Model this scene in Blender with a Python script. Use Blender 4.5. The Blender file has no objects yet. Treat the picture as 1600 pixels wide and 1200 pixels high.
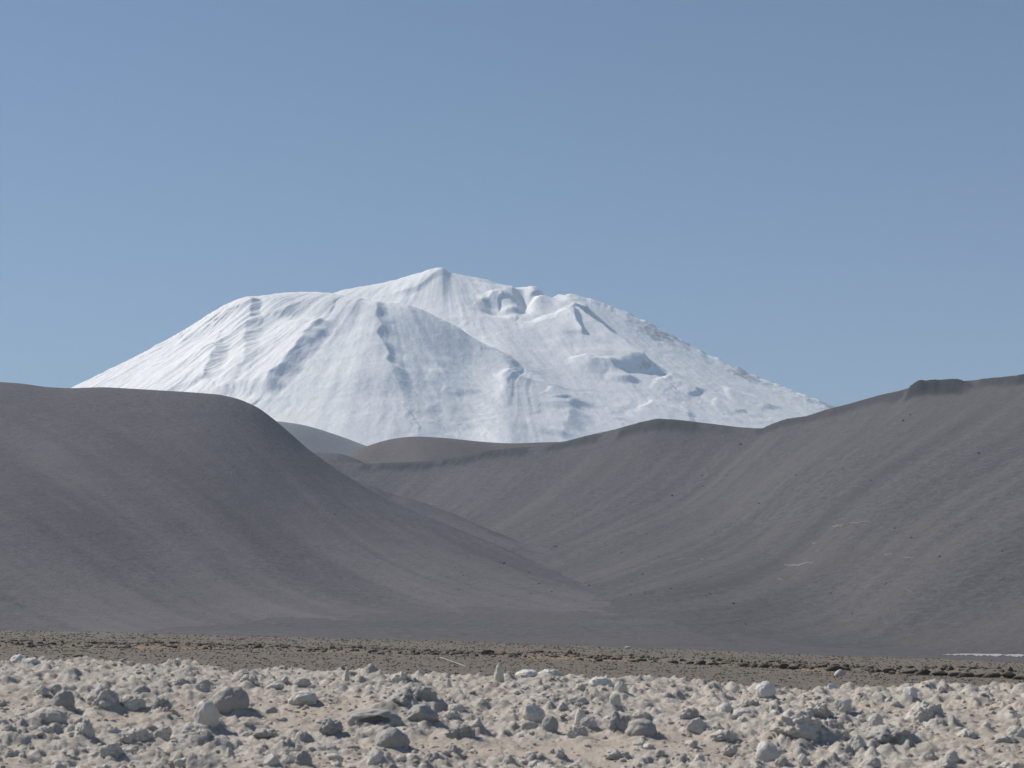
import bpy, bmesh, math, random
import numpy as np
from mathutils import Vector, noise as mnoise

# ------------------------------------------------------------------ camera, sky, sun, exposure
scene = bpy.context.scene
COL = scene.collection
EYE = 1.7                                    # eye height above the lake bed, metres
FPX = 2986.0                                 # focal length in pixels of a 1600 px wide picture (30 degree lens)
PITCH = math.atan(375.0 / FPX)
cam_data = bpy.data.cameras.new('camera')
cam = bpy.data.objects.new('camera', cam_data)
COL.objects.link(cam)
cam.location = (0, 0, EYE)
cam.rotation_euler = (math.pi / 2 + PITCH, 0, 0)
cam_data.sensor_width = 36.0
cam_data.lens = 36.0 * FPX / 1600.0
cam_data.clip_start = 0.1
cam_data.clip_end = 60000.0
cam_data.dof.use_dof = True
cam_data.dof.focus_distance = 400.0
cam_data.dof.aperture_fstop = 6.3
scene.camera = cam

SUN_AZ = math.radians(61)                    # to the left of the view direction, behind the mountains
SUN_EL = math.radians(43)
sun_dir = Vector((-math.sin(SUN_AZ) * math.cos(SUN_EL), math.cos(SUN_AZ) * math.cos(SUN_EL), math.sin(SUN_EL)))
world = bpy.data.worlds.new('World')
scene.world = world
world.use_nodes = True
wn = world.node_tree
bg = wn.nodes['Background']
sky = wn.nodes.new('ShaderNodeTexSky')
sky.sky_type = 'NISHITA'
sky.sun_disc = False
sky.sun_elevation = SUN_EL
sky.sun_rotation = -SUN_AZ
sky.altitude = 3500
sky.air_density = 1.25
sky.dust_density = 0.9
sky.ozone_density = 1.8
bg.inputs['Strength'].default_value = 0.062
wn.links.new(sky.outputs['Color'], bg.inputs['Color'])

sun_data = bpy.data.lights.new('sun', 'SUN')
sun_data.energy = 4.4
sun_data.angle = math.radians(0.53)
sun_data.color = (1.0, 0.935, 0.845)
sun = bpy.data.objects.new('sun', sun_data)
COL.objects.link(sun)
sun.location = sun_dir * 3000
sun.rotation_euler = (-sun_dir).to_track_quat('-Z', 'Y').to_euler()

scene.view_settings.view_transform = 'Standard'
scene.view_settings.look = 'None'
scene.view_settings.exposure = 0.45
scene.view_settings.gamma = 1.0
scene.view_settings.use_curve_mapping = False
scene.render.engine = 'CYCLES'
scene.cycles.use_denoising = True
scene.cycles.max_bounces = 4
scene.cycles.diffuse_bounces = 2
scene.cycles.volume_bounces = 0

random.seed(7)
rng = np.random.default_rng(7)

# ------------------------------------------------------------------ helpers
SP, CP = math.sin(PITCH), math.cos(PITCH)

def at(px, py, Y):
    """World point at depth Y seen at photograph pixel (px, py)."""
    cx, cy = (px - 800.0) / FPX, (600.0 - py) / FPX
    dy, dz = CP - cy * SP, SP + cy * CP
    k = Y / dy
    return (cx * k, Y, EYE + dz * k)

def project(x, y, z):
    zz = z - EYE
    depth = y * CP + zz * SP
    up = -y * SP + zz * CP
    return 800.0 + FPX * x / depth, 600.0 - FPX * up / depth

def _hash(ix, iy, seed):
    h = (ix.astype(np.int64) * 374761393 + iy.astype(np.int64) * 668265263 + seed * 974634777) & 0xFFFFFFFF
    h = ((h ^ (h >> 13)) * 1274126177) & 0xFFFFFFFF
    h = ((h ^ (h >> 16)) * 2246822519) & 0xFFFFFFFF
    return (h ^ (h >> 15)) & 0xFFFFFFFF

def perlin(x, y, seed=0):
    x = np.asarray(x, float); y = np.asarray(y, float)
    x, y = np.broadcast_arrays(x, y)
    xi = np.floor(x); yi = np.floor(y)
    fx = x - xi; fy = y - yi
    xi = xi.astype(np.int64); yi = yi.astype(np.int64)
    u = fx * fx * fx * (fx * (fx * 6 - 15) + 10)
    v = fy * fy * fy * (fy * (fy * 6 - 15) + 10)
    def g(dx, dy):
        a = _hash(xi + dx, yi + dy, seed) * (2 * math.pi / 4294967296.0)
        return np.cos(a) * (fx - dx) + np.sin(a) * (fy - dy)
    a = g(0, 0); b = g(1, 0); c = g(0, 1); d = g(1, 1)
    return (a + (b - a) * u + (c - a) * v + (a - b - c + d) * u * v) * 1.41

def fbm(x, y, octaves=4, seed=0, gain=0.5, lac=2.03):
    s = 0; amp = 1.0
    for o in range(octaves):
        s = s + amp * perlin(np.asarray(x) * lac ** o, np.asarray(y) * lac ** o, seed + o * 17)
        amp *= gain
    return s

def ridged(x, y, octaves=4, seed=0, gain=0.5, lac=2.03):
    s = 0; amp = 1.0
    for o in range(octaves):
        s = s + amp * (1 - 2 * np.abs(perlin(np.asarray(x) * lac ** o, np.asarray(y) * lac ** o, seed + o * 17)))
        amp *= gain
    return s

def worley(x, y, seed=0):
    """distance to the nearest scattered point and that point's random number"""
    xi = np.floor(x).astype(np.int64); yi = np.floor(y).astype(np.int64)
    best = np.full(x.shape, 9.0); bid = np.zeros(x.shape)
    for dx in (-1, 0, 1):
        for dy in (-1, 0, 1):
            h = _hash(xi + dx, yi + dy, seed)
            qx = xi + dx + (h & 0xFFFF) / 65536.0
            qy = yi + dy + ((h >> 16) & 0xFFFF) / 65536.0
            d = np.hypot(qx - x, qy - y)
            m = d < best
            best = np.where(m, d, best)
            bid = np.where(m, _hash(xi + dx, yi + dy, seed + 5) / 4294967296.0, bid)
    return best, bid

def sstep(a, b, x):
    t = np.clip((x - a) / (b - a), 0, 1)
    return t * t * (3 - 2 * t)

def mesh_from(name, verts, faces, nside, smooth=True):
    me = bpy.data.meshes.new(name)
    verts = np.asarray(verts, np.float32); faces = np.asarray(faces, np.int32)
    me.vertices.add(len(verts)); me.vertices.foreach_set('co', verts.ravel())
    me.loops.add(faces.size); me.loops.foreach_set('vertex_index', faces.ravel())
    me.polygons.add(len(faces))
    me.polygons.foreach_set('loop_start', np.arange(0, faces.size, nside, dtype=np.int32))
    me.polygons.foreach_set('use_smooth', np.full(len(faces), smooth, dtype=bool))
    me.update(calc_edges=True)
    return me

def grid_mesh(name, X, Y, Z, attrs=None):
    r, c = X.shape
    idx = np.arange(r * c).reshape(r, c)
    f = np.stack([idx[:-1, :-1], idx[:-1, 1:], idx[1:, 1:], idx[1:, :-1]], -1).reshape(-1, 4)
    me = mesh_from(name, np.stack([X, Y, Z], -1).reshape(-1, 3), f, 4)
    for k, a in (attrs or {}).items():
        at_ = me.attributes.new(k, 'FLOAT', 'POINT')
        at_.data.foreach_set('value', np.asarray(a, np.float32).ravel())
    return me

def obj(name, me, m=None, parent=None):
    o = bpy.data.objects.new(name, me)
    if m is not None and not me.materials:
        me.materials.append(m)
    COL.objects.link(o)
    o.parent = parent
    return o

def tag(o, label=None, cat=None, group=None, kind=None):
    for k, v in (('label', label), ('category', cat), ('group', group), ('kind', kind)):
        if v:
            o[k] = v
    return o

# ------------------------------------------------------------------ materials
def mat(name, rough=0.95, spec=0.2):
    m = bpy.data.materials.new(name); m.use_nodes = True
    nt = m.node_tree; b = nt.nodes['Principled BSDF']
    b.inputs['Roughness'].default_value = rough
    b.inputs['Specular IOR Level'].default_value = spec
    return m, nt, b

class N:
    def __init__(s, nt): s.nt = nt
    def new(s, t, **kw):
        n = s.nt.nodes.new(t)
        for k, v in kw.items(): setattr(n, k, v)
        return n
    def link(s, a, b): s.nt.links.new(a, b)
    def noise(s, scale, detail=4, rough=0.55, vec=None, dist=0.0):
        n = s.new('ShaderNodeTexNoise')
        n.inputs['Scale'].default_value = scale; n.inputs['Detail'].default_value = detail
        n.inputs['Roughness'].default_value = rough; n.inputs['Distortion'].default_value = dist
        if vec is not None: s.link(vec, n.inputs['Vector'])
        return n.outputs['Fac']
    def pos(s, scale=(1, 1, 1), rot=(0, 0, 0), kind='Object'):
        t = s.new('ShaderNodeTexCoord'); mp = s.new('ShaderNodeMapping')
        mp.inputs['Scale'].default_value = scale; mp.inputs['Rotation'].default_value = rot
        s.link(t.outputs[kind], mp.inputs['Vector'])
        return mp.outputs['Vector']
    def ramp(s, fac, stops):
        r = s.new('ShaderNodeValToRGB')
        els = r.color_ramp.elements
        while len(els) < len(stops): els.new(0.5)
        for e, (p, c) in zip(els, stops):
            e.position = p; e.color = (c[0], c[1], c[2], 1) if hasattr(c, '__len__') else (c, c, c, 1)
        s.link(fac, r.inputs['Fac'])
        return r.outputs['Color']
    def mix(s, fac, a, b, blend='MIX'):
        n = s.new('ShaderNodeMix', data_type='RGBA', blend_type=blend)
        for sock, v in ((n.inputs[0], fac), (n.inputs[6], a), (n.inputs[7], b)):
            if isinstance(v, (int, float)): sock.default_value = v
            elif isinstance(v, tuple): sock.default_value = (*v, 1)
            else: s.link(v, sock)
        return n.outputs[2]
    def attr(s, name):
        n = s.new('ShaderNodeAttribute'); n.attribute_name = name
        return n.outputs['Fac']
    def bump(s, h, strength, dist, b):
        n = s.new('ShaderNodeBump'); n.inputs['Strength'].default_value = strength
        n.inputs['Distance'].default_value = dist
        s.link(h, n.inputs['Height']); s.link(n.outputs['Normal'], b.inputs['Normal'])

def salt_material(name, use_dirt):
    m, nt, b = mat(name, 0.92, 0.2); n = N(nt)
    k = 1.0 if use_dirt else 0.2
    p = n.pos(kind='Object')
    big = n.noise(1.3 * k, 4, 0.6, p)
    mid = n.noise(11.0 * k, 6, 0.7, p)
    fine = n.noise(60.0 * k, 4, 0.6, p)
    crust = n.ramp(mid, [(0.30, (0.31, 0.275, 0.24)), (0.5, (0.42, 0.385, 0.345)), (0.70, (0.53, 0.50, 0.455))] if use_dirt else [(0.30, (0.42, 0.385, 0.345)), (0.5, (0.51, 0.48, 0.44)), (0.70, (0.59, 0.57, 0.535))])
    sand = n.ramp(fine, [(0.3, (0.35, 0.30, 0.25)), (0.7, (0.47, 0.41, 0.35))])
    if use_dirt:
        col = n.mix(n.attr('dirt'), crust, sand)
    else:
        oi = n.new('ShaderNodeObjectInfo')
        crust2 = n.mix(1.0, crust, n.ramp(oi.outputs['Random'], [(0.0, (0.92, 0.91, 0.90)), (1.0, (1.08, 1.08, 1.08))]), 'MULTIPLY')
        stain = n.ramp(mid, [(0.33, 0.3), (0.45, 0.0)])
        col = n.mix(stain, crust2, sand)
    n.link(col, b.inputs['Base Color'])
    n.bump(n.noise(40.0 * k, 6, 0.72, p), 0.8 if use_dirt else 0.45, 0.022 if use_dirt else 0.05, b)
    return m

M_SALT = salt_material('salt_crust', True)
M_ROCK = salt_material('salt_rock', False)

def pale_salt(name, c):
    m, nt, b = mat(name, 0.85, 0.3); n = N(nt)
    p = n.pos()
    col = n.mix(n.noise(7.0, 4, 0.6, p), tuple(v * 0.8 for v in c), c)
    n.link(col, b.inputs['Base Color'])
    n.bump(n.noise(30.0, 5, 0.65, p), 0.4, 0.012, b)
    return m
M_PALE = pale_salt('pale_salt', (0.58, 0.55, 0.50))
M_DULL_SHADED = pale_salt('dull_shaded_salt', (0.37, 0.355, 0.335))  # dull grey salt; puts shade into the colour of the dark rocks
M_WHITE = pale_salt('white_salt', (0.64, 0.62, 0.59))
M_HONEY = pale_salt('honey_salt', (0.62, 0.59, 0.49))

def gravel_material(name):
    m, nt, b = mat(name, 0.95, 0.15); n = N(nt)
    p = n.pos()
    fine = n.noise(6.0, 6, 0.75, p)
    big = n.noise(0.05, 3, 0.5, n.pos((1, 3, 1)))
    c = n.ramp(fine, [(0.3, (0.105, 0.091, 0.077)), (0.5, (0.155, 0.136, 0.115)), (0.72, (0.225, 0.198, 0.168))])
    c = n.mix(n.ramp(big, [(0.4, 0.0), (0.65, 0.5)]), c, (0.138, 0.125, 0.112))
    c = n.mix(n.attr('tan'), c, (0.29, 0.205, 0.135))
    n.link(c, b.inputs['Base Color'])
    n.bump(fine, 0.8, 0.06, b)
    return m
M_GRAVEL = gravel_material('gravel')

def stone_material(name, c, scale=8.0):
    m, nt, b = mat(name, 0.93, 0.2); n = N(nt)
    p = n.pos(); oi = n.new('ShaderNodeObjectInfo')
    col = n.ramp(n.noise(scale, 5, 0.65, p), [(0.3, tuple(v * 0.6 for v in c)), (0.7, tuple(v * 1.35 for v in c))])
    col = n.mix(1.0, col, n.ramp(oi.outputs['Random'], [(0, 0.75), (1, 1.2)]), 'MULTIPLY')
    n.link(col, b.inputs['Base Color'])
    n.bump(n.noise(scale * 4, 5, 0.7, p), 0.6, 0.05, b)
    return m
M_STONE = stone_material('gravel_stone', (0.175, 0.153, 0.128))
M_CLOD = stone_material('earth_clod', (0.145, 0.124, 0.102))
M_BOULDER = stone_material('dark_boulder', (0.075, 0.07, 0.067), 0.6)

def hill_material(name, base, warm, dark, rock=(0.042, 0.045, 0.047)):
    """Scree: colour bands carried by the mesh (streak, rock) and grain from noise."""
    m, nt, b = mat(name, 0.97, 0.1); n = N(nt)
    p = n.pos()
    grain = n.noise(0.16, 6, 0.8, p)
    broad = n.noise(0.004, 4, 0.55, p)
    c = n.ramp(grain, [(0.32, tuple(v * 0.62 for v in base)), (0.5, base), (0.68, tuple(v * 1.38 for v in base))])
    c = n.mix(n.ramp(broad, [(0.42, 0.0), (0.66, 0.6)]), c, warm)
    st = n.attr('streak')
    c = n.mix(n.ramp(st, [(0.5, 0.0), (0.95, 0.75)]), c, tuple(v * 1.45 for v in warm))
    c = n.mix(n.ramp(st, [(0.05, 0.8), (0.48, 0.0)]), c, dark)
    c = n.mix(n.attr('rock'), c, rock)
    n.link(c, b.inputs['Base Color'])
    n.bump(n.noise(0.22, 6, 0.75, p), 0.8, 1.6, b)
    return m
M_HILL = hill_material('dark_scree', (0.104, 0.099, 0.107), (0.118, 0.109, 0.113), (0.071, 0.067, 0.073))
M_RIDGE = hill_material('grey_scree', (0.092, 0.089, 0.095), (0.102, 0.096, 0.098), (0.061, 0.058, 0.063))
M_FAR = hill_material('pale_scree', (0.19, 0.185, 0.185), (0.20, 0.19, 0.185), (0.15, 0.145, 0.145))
M_BROWN = hill_material('brown_scree', (0.110, 0.098, 0.097), (0.120, 0.104, 0.100), (0.08, 0.072, 0.07))

def snow_material():
    m, nt, b = mat('snow', 0.75, 0.25); n = N(nt)
    p = n.pos()
    rk = n.attr('rock')
    grain = n.noise(0.02, 6, 0.72, p)
    c = n.ramp(grain, [(0.3, (0.82, 0.82, 0.82)), (0.7, (0.91, 0.905, 0.895))])
    rn = n.noise(0.03, 5, 0.75, p)
    mth = n.new('ShaderNodeMath', operation='MULTIPLY_ADD')
    n.link(rk, mth.inputs[0]); mth.inputs[1].default_value = 0.9
    n.link(rn, mth.inputs[2])
    rmask = n.ramp(mth.outputs[0], [(0.80, 0.0), (0.98, 0.85)])
    c = n.mix(rmask, c, (0.27, 0.27, 0.29))
    n.link(c, b.inputs['Base Color'])
    n.bump(n.noise(0.012, 7, 0.68, n.pos((1.0, 0.45, 1.0), (0, 0, 0.5))), 0.42, 13.0, b)
    return m
M_SNOW = snow_material()

# ------------------------------------------------------------------ the ground: levels
TILT = -0.023
def plain_z(x, y):
    return 0.60 - 0.0024 * y + TILT * x

def crest_y(x):
    return np.interp(x, [-60, -41, 0, 26, 60], [156, 155, 150, 92, 84])

FLOOR = -13.0
SALT_Y, SALT_Z, SALT_S = 19.5, 1.152, 0.098     # rim of the salt bank: distance, height, slope up to it
def fan_z(x, y):
    """floor of the basin, rising as a fan into the valley"""
    start = 930 + 190 * sstep(90, 230, np.asarray(x, float))
    return FLOOR + 0.078 * 60 * np.log1p(np.exp(np.clip((np.minimum(y, 1750) - start) / 60.0, -40, 40)))

def salt_edge(x):
    return SALT_Y + 0.5 * perlin(np.asarray(x) * 0.45, np.zeros_like(x) + 3.3, 91) + 0.35 * perlin(np.asarray(x) * 1.6, np.zeros_like(x), 92)

def salt_base(x, y):
    e = salt_edge(x)
    bank = SALT_Z - SALT_S * (SALT_Y - y) + TILT * x
    bank = np.maximum(bank, -0.02 + 0.012 * np.abs(x) * 0)
    over = np.clip(y - e, 0, None)
    back = SALT_Z - SALT_S * (SALT_Y - e) + TILT * x - 0.10 * over - 0.02 * over * over
    return np.where(y > e, back, bank)

def salt_height(x, y):
    e = salt_edge(x)
    z = salt_base(x, y)
    open_ = sstep(-0.5, 0.2, fbm(x * 0.55, y * 0.38, 3, 11))            # where the crust is broken up
    open_ = np.maximum(open_, sstep(16.5, 18.5, y) * 0.8)
    wx = x + 0.06 * perlin(x * 5, y * 5, 31); wy = y + 0.06 * perlin(x * 5, y * 5, 32)
    z = z + 0.050 * fbm(x * 0.55, y * 0.40, 3, 12)
    def domes(cell, h, seed, keep, p=0.6):
        d, r = worley(wx / cell, wy / cell, seed)
        rad = 0.30 + 0.35 * ((r * 7.13) % 1.0)
        on = (r < keep)
        q = np.clip(1 - (d / rad) ** 2, 0, 1) ** p
        return on * q * h * (0.45 + 0.9 * ((r * 13.7) % 1.0))
    lump = domes(0.34, 0.044, 41, 0.42, 1.3) + domes(0.19, 0.036, 42, 0.60, 1.2) + domes(0.10, 0.020, 43, 0.70, 1.1)
    lump = lump * (0.25 + 0.85 * open_)
    small = domes(0.055, 0.010, 44, 0.7, 1.2) * (0.35 + 0.65 * open_)
    rough = 0.012 * (0.3 + open_) * ridged(x * 3.1, y * 3.1, 3, 13) + 0.014 * fbm(x * 8, y * 8, 5, 14, 0.62) * (0.4 + open_)
    z = z + lump + small + rough
    dirt = np.clip(1.15 - open_ * 1.15 + 0.5 * fbm(x * 1.3, y * 1.3, 3, 15) - lump * 9 - small * 12, 0, 1)
    return z, dirt

# salt crust, fine where the picture shows it
rows = 430; colsn = 820
yy = np.exp(np.linspace(math.log(11.5), math.log(24.5), rows))
uu = np.linspace(-1, 1, colsn)
SY = np.repeat(yy[:, None], colsn, 1); SX = uu[None, :] * (0.30 * SY + 1.0)
SZ, SD = salt_height(SX, SY)
salt = obj('salt_ground', grid_mesh('salt_ground', SX, SY, SZ, {'dirt': SD}), M_SALT)
tag(salt, 'whitish broken salt crust with tan sandy hollows across the front', kind='structure')

def salt_z(x, y):
    r = (math.log(y) - math.log(11.5)) / (math.log(24.5) - math.log(11.5)) * (rows - 1)
    c = (x / (0.30 * y + 1.0) + 1) / 2 * (colsn - 1)
    i = int(min(max(r, 0), rows - 2)); j = int(min(max(c, 0), colsn - 2))
    fr, fc = r - i, c - j
    return ((SZ[i, j] * (1 - fc) + SZ[i, j + 1] * fc) * (1 - fr) + (SZ[i + 1, j] * (1 - fc) + SZ[i + 1, j + 1] * fc) * fr)

# lake bed under and around the camera, joining the salt crust
gx = np.linspace(-60, 60, 161); gy = np.linspace(-40, 21, 90)
GX, GY = np.meshgrid(gx, gy)
GZ = salt_base(GX, GY) + 0.03 * fbm(GX * 0.5, GY * 0.5, 3, 12) - 0.01
under = (np.abs(GX) < 0.30 * GY + 0.8) & (GY > 11.8)
GZ = np.where(under, GZ - 0.25, GZ)
bed = obj('lake_bed', grid_mesh('lake_bed', GX, GY, GZ, {'dirt': np.clip(0.5 + fbm(GX * .4, GY * .4, 3, 8), 0, 1)}), M_SALT)
tag(bed, 'dry salty lake bed around the viewpoint', kind='structure')

# gravel plain with its low bank of earth
BERM = [(-260, 1000), (0, 1008), (200, 1010), (400, 1013), (560, 1018), (700, 1022), (860, 1026), (1000, 1031), (1150, 1039),
        (1250, 1043), (1350, 1047), (1450, 1051), (1600, 1057), (1850, 1066)]
def on_plain(px, py):
    """point of the gravel plain under a photograph pixel"""
    d = np.array(at(px, py, 1.0)) - np.array((0, 0, EYE))
    k = (0.60 - EYE) / (d[2] + 0.0024 * d[1] - TILT * d[0])
    return d[0] * k, d[1] * k
bx, by = zip(*[on_plain(*q) for q in BERM])
bx, by = np.array(bx), np.array(by)
def berm_y(x):
    return np.interp(x, bx, by)

def gravel_height(x, y):
    z = plain_z(x, y) + 0.06 * fbm(x * 0.12, y * 0.05, 3, 51) + 0.035 * fbm(x * 0.9, y * 0.6, 4, 52)
    d = y - berm_y(x) + 1.0 * perlin(x * 0.2, y * 0, 53)
    z = z + 0.16 * np.exp(-(d / 1.6) ** 2) * (0.7 + 0.7 * perlin(x * 0.5, y * 0.2, 54)) - 0.07 * np.exp(-((d + 4) / 2.0) ** 2)
    over = np.clip(y - crest_y(x), 0, None)
    z = z - 0.0015 * over ** 2 - 0.03 * over
    z = z - 0.5 * sstep(27, 24, y)
    tan = np.exp(-((d + 3.2) / 1.6) ** 2) * sstep(-0.35, 0.4, fbm(x * 0.12, y * 0.3, 3, 55)) * 0.75
    return z, tan
yy2 = np.exp(np.linspace(math.log(23.5), math.log(230.0), 420)); uu2 = np.linspace(-1, 1, 520)
PY = np.repeat(yy2[:, None], 520, 1); PX = uu2[None, :] * (0.33 * PY + 6)
PZ, PT = gravel_height(PX, PY)
plain = obj('gravel_ground', grid_mesh('gravel_ground', PX, PY, PZ, {'tan': PT}), M_GRAVEL)
tag(plain, 'brown gravel plain between the salt crust and the hills', kind='structure')

# basin floor out to the horizon
gx = np.sign(np.linspace(-1, 1, 141)) * np.abs(np.linspace(-1, 1, 141)) ** 2.2 * 15000
gy = np.concatenate([np.linspace(-3000, 60, 12), np.linspace(80, 2500, 120), np.geomspace(2560, 15000, 30)])
GX, GY = np.meshgrid(gx, gy)
GZ = fan_z(GX, GY) + 0.12 * fbm(GX / 90, GY / 90, 3, 61) * sstep(150, 400, GY)
floor_o = obj('basin_ground', grid_mesh('basin_ground', GX, GY, GZ, {'streak': 0.60 + 0.1 * fbm(GX / 160, GY / 60, 3, 62), 'rock': 0 * GX}), M_RIDGE)
tag(floor_o, 'flat grey basin floor at the foot of the hills', kind='structure')

# ------------------------------------------------------------------ hills and the mountain
def smooth1(a, k):
    if k < 1: return a
    w = np.exp(-0.5 * (np.arange(-3 * k, 3 * k + 1) / k) ** 2); w /= w.sum()
    return np.convolve(np.pad(a, 3 * k, mode='edge'), w, 'valid')

def crest(pts, k, kz=60):
    """crest line as functions of x: distance, height, and the same height without its small kinks"""
    w = np.array([at(*p) for p in pts]); w = w[np.argsort(w[:, 0])]
    fx = np.linspace(w[0, 0], w[-1, 0], 2000)
    yc = smooth1(np.interp(fx, w[:, 0], w[:, 1]), 60); raw = EYE + np.interp(fx, w[:, 0], (w[:, 2] - EYE) / w[:, 1]) * yc
    zf, zs = smooth1(raw, k), smooth1(raw, kz)
    return (lambda x: np.interp(x, fx, yc)), (lambda x: np.interp(x, fx, zf)), (lambda x: np.interp(x, fx, zs))

def slope_field(GX, GY, line, Lf, base, p, back, e=0.02, shear=0.0, centre=None, spread=0.0, fade=0.12, local=False, r0=60.0):
    """crest line falling towards the viewer over Lf(x) metres along its fall lines, and away behind it"""
    ycf, zff, zsf = line
    run = np.clip(ycf(GX) - GY, 0, None)
    run = run ** 2 / (run + r0)
    if centre is None:
        U = GX + shear * run
    else:
        U = centre + (GX - centre) / (1 + spread * run / Lf(GX))
    yc, L = ycf(U), Lf(GX if local else U)
    t = (yc - GY) / L
    a = sstep(0.0, fade, t)
    zc = zff(U) * (1 - a) + zsf(U) * a
    tr = np.where(t > 0, np.sqrt(t * t + e * e) - e, 0)
    front = base + (zc - base) * np.clip(1 - tr, 0, 1) ** p
    behind = zc - (np.sqrt((np.clip(-t, 0, None) * L) ** 2 + 30 ** 2) - 30) * back
    return np.where(t > 0, front - np.clip(t - 1, 0, 1) * 6, behind), t, U

# --- left hill
hx = np.linspace(-1150, 330, 520); hy = np.concatenate([np.linspace(480, 1500, 190), np.linspace(1504, 2130, 230), np.linspace(2150, 2700, 20)])
HX, HY = np.meshgrid(hx, hy)
line = crest([(-900, 590, 2080), (-500, 590, 2050), (-150, 592, 2030), (0, 598, 2000), (35, 600, 2000), (75, 606, 1990), (115, 608, 1990), (165, 606, 1980), (220, 609, 1975), (290, 613, 1970),
                (345, 617, 1960), (375, 624, 1950), (405, 637, 1945), (425, 652, 1940), (450, 673, 1930), (480, 700, 1920),
                (520, 729, 1900), (560, 755, 1880), (600, 778, 1860), (650, 800, 1830), (700, 820, 1800), (760, 845, 1760),
                (820, 868, 1720), (885, 899, 1680), (915, 935, 1650), (960, 985, 1620), (1100, 1010, 1600), (1400, 1015, 1600)], 6, 40)
Lx = lambda x: 1420 - 980 * sstep(-620, 160, x)
HZ, T, fs = slope_field(HX, HY, line, Lx, fan_z(HX, HY), 2.35, 0.35, 0.03, shear=-0.10, local=True)
fl = HY
fs = HX - 0.85 * np.clip(line[0](HX) - HY, 0, None)              # scree runs slantwise down to the right
amt = sstep(0.02, 0.15, T) * sstep(1.0, 0.5, T)
HZ = HZ + amt * (2.0 * fbm(fs / 260, fl / 1100, 2, 71) + 0.4 * ridged(fs / 60, fl / 420, 3, 72))
HZ = HZ + 0.5 * fbm(HX / 40, HY / 40, 3, 73) * sstep(0.0, 0.1, T)
streak = 0.5 + (0.24 * fbm(fs / 110, fl / 900, 3, 74) + 0.13 * fbm(fs / 22, fl / 500, 4, 79)) * sstep(0.08, 0.25, T) + 0.16 * fbm(HX / 260, HY / 420, 3, 75)
sp = np.exp(-(((HX + 330 + (HY - 1400) * 0.25) / 70) ** 2 + ((HY - 1430) / 150) ** 2))
streak = streak + 0.10 * sstep(0.25, 0.6, T) + 0.35 * sp * sstep(-0.1, 0.4, fbm(fs / 30, fl / 260, 3, 76))
hill_l = obj('hill', grid_mesh('hill', HX, HY, HZ, {'streak': np.clip(streak, 0, 1), 'rock': 0 * HX}), M_HILL)
tag(hill_l, 'big dark rounded scree hill rising from the left edge', kind='structure')

# --- low spur behind that hill's flank
sx = np.linspace(-420, 260, 200); sy = np.linspace(1500, 2500, 150)
QX, QY = np.meshgrid(sx, sy)
line = crest([(380, 690, 2150), (480, 708, 2150), (540, 745, 2120), (600, 768, 2090), (660, 786, 2050), (720, 808, 2000), (780, 838, 1960), (815, 856, 1930), (870, 890, 1900), (950, 940, 1850), (1100, 990, 1850)], 12, 40)
QZ, T, fs = slope_field(QX, QY, line, lambda x: 420.0 + 0 * x, fan_z(QX, QY), 1.2, 0.30, 0.08, shear=-0.3)
QZ = QZ + 2.0 * fbm(QX / 70, QY / 140, 3, 77)
o = obj('hill', grid_mesh('hill_spur', QX, QY, QZ, {'streak': 0.5 + 0.25 * fbm(QX / 50, QY / 200, 3, 78), 'rock': 0 * QX}), M_HILL)
tag(o, 'narrow low spur behind the flank of the big dark hill', kind='structure')

# --- right ridge
rx = np.linspace(-560, 1000, 640); ry = np.concatenate([np.linspace(560, 1400, 150), np.linspace(1404, 2480, 380), np.linspace(2500, 3100, 20)])
RX, RY = np.meshgrid(rx, ry)
line = crest([(200, 745, 2480), (300, 735, 2480), (470, 724, 2450), (520, 722, 2430), (570, 724, 2410), (640, 722, 2380), (690, 719, 2360), (725, 712, 2340), (760, 704, 2320), (800, 700, 2300),
                (850, 696, 2270), (885, 689, 2250), (920, 680, 2230), (960, 671, 2200), (1000, 660, 2170), (1028, 654, 2150), (1060, 656, 2140),
                (1110, 662, 2120), (1150, 667, 2100), (1188, 670, 2080), (1205, 662, 2065), (1225, 655, 2050), (1260, 650, 2020), (1290, 640, 1995),
                (1330, 630, 1965), (1372, 618, 1930), (1405, 611, 1905), (1424, 605, 1890), (1432, 598, 1885), (1500, 596, 1840),
                (1545, 592, 1810), (1600, 587, 1775), (1700, 575, 1720), (1900, 560, 1620), (2600, 560, 1500)], 2, 280)
Lx = lambda x: np.interp(x, [-560, -250, -60, 60, 200, 480, 1000], [520, 520, 540, 580, 620, 860, 950])
base = fan_z(RX, RY)
RZ, T, fs = slope_field(RX, RY, line, Lx, base, 2.2, 0.35, 0.012, shear=0.42, fade=0.2, local=True)
fl = RY
amt = sstep(0.03, 0.15, T) * sstep(1.0, 0.55, T)
RZ = RZ + amt * (0.5 * fbm(fs / 110, fl / 2500, 2, 81) + 0.3 * fbm(fs / 40, fl / 900, 3, 82))
RZ = RZ + 0.5 * fbm(RX / 35, RY / 35, 3, 83) * sstep(0.0, 0.08, T)
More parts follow.
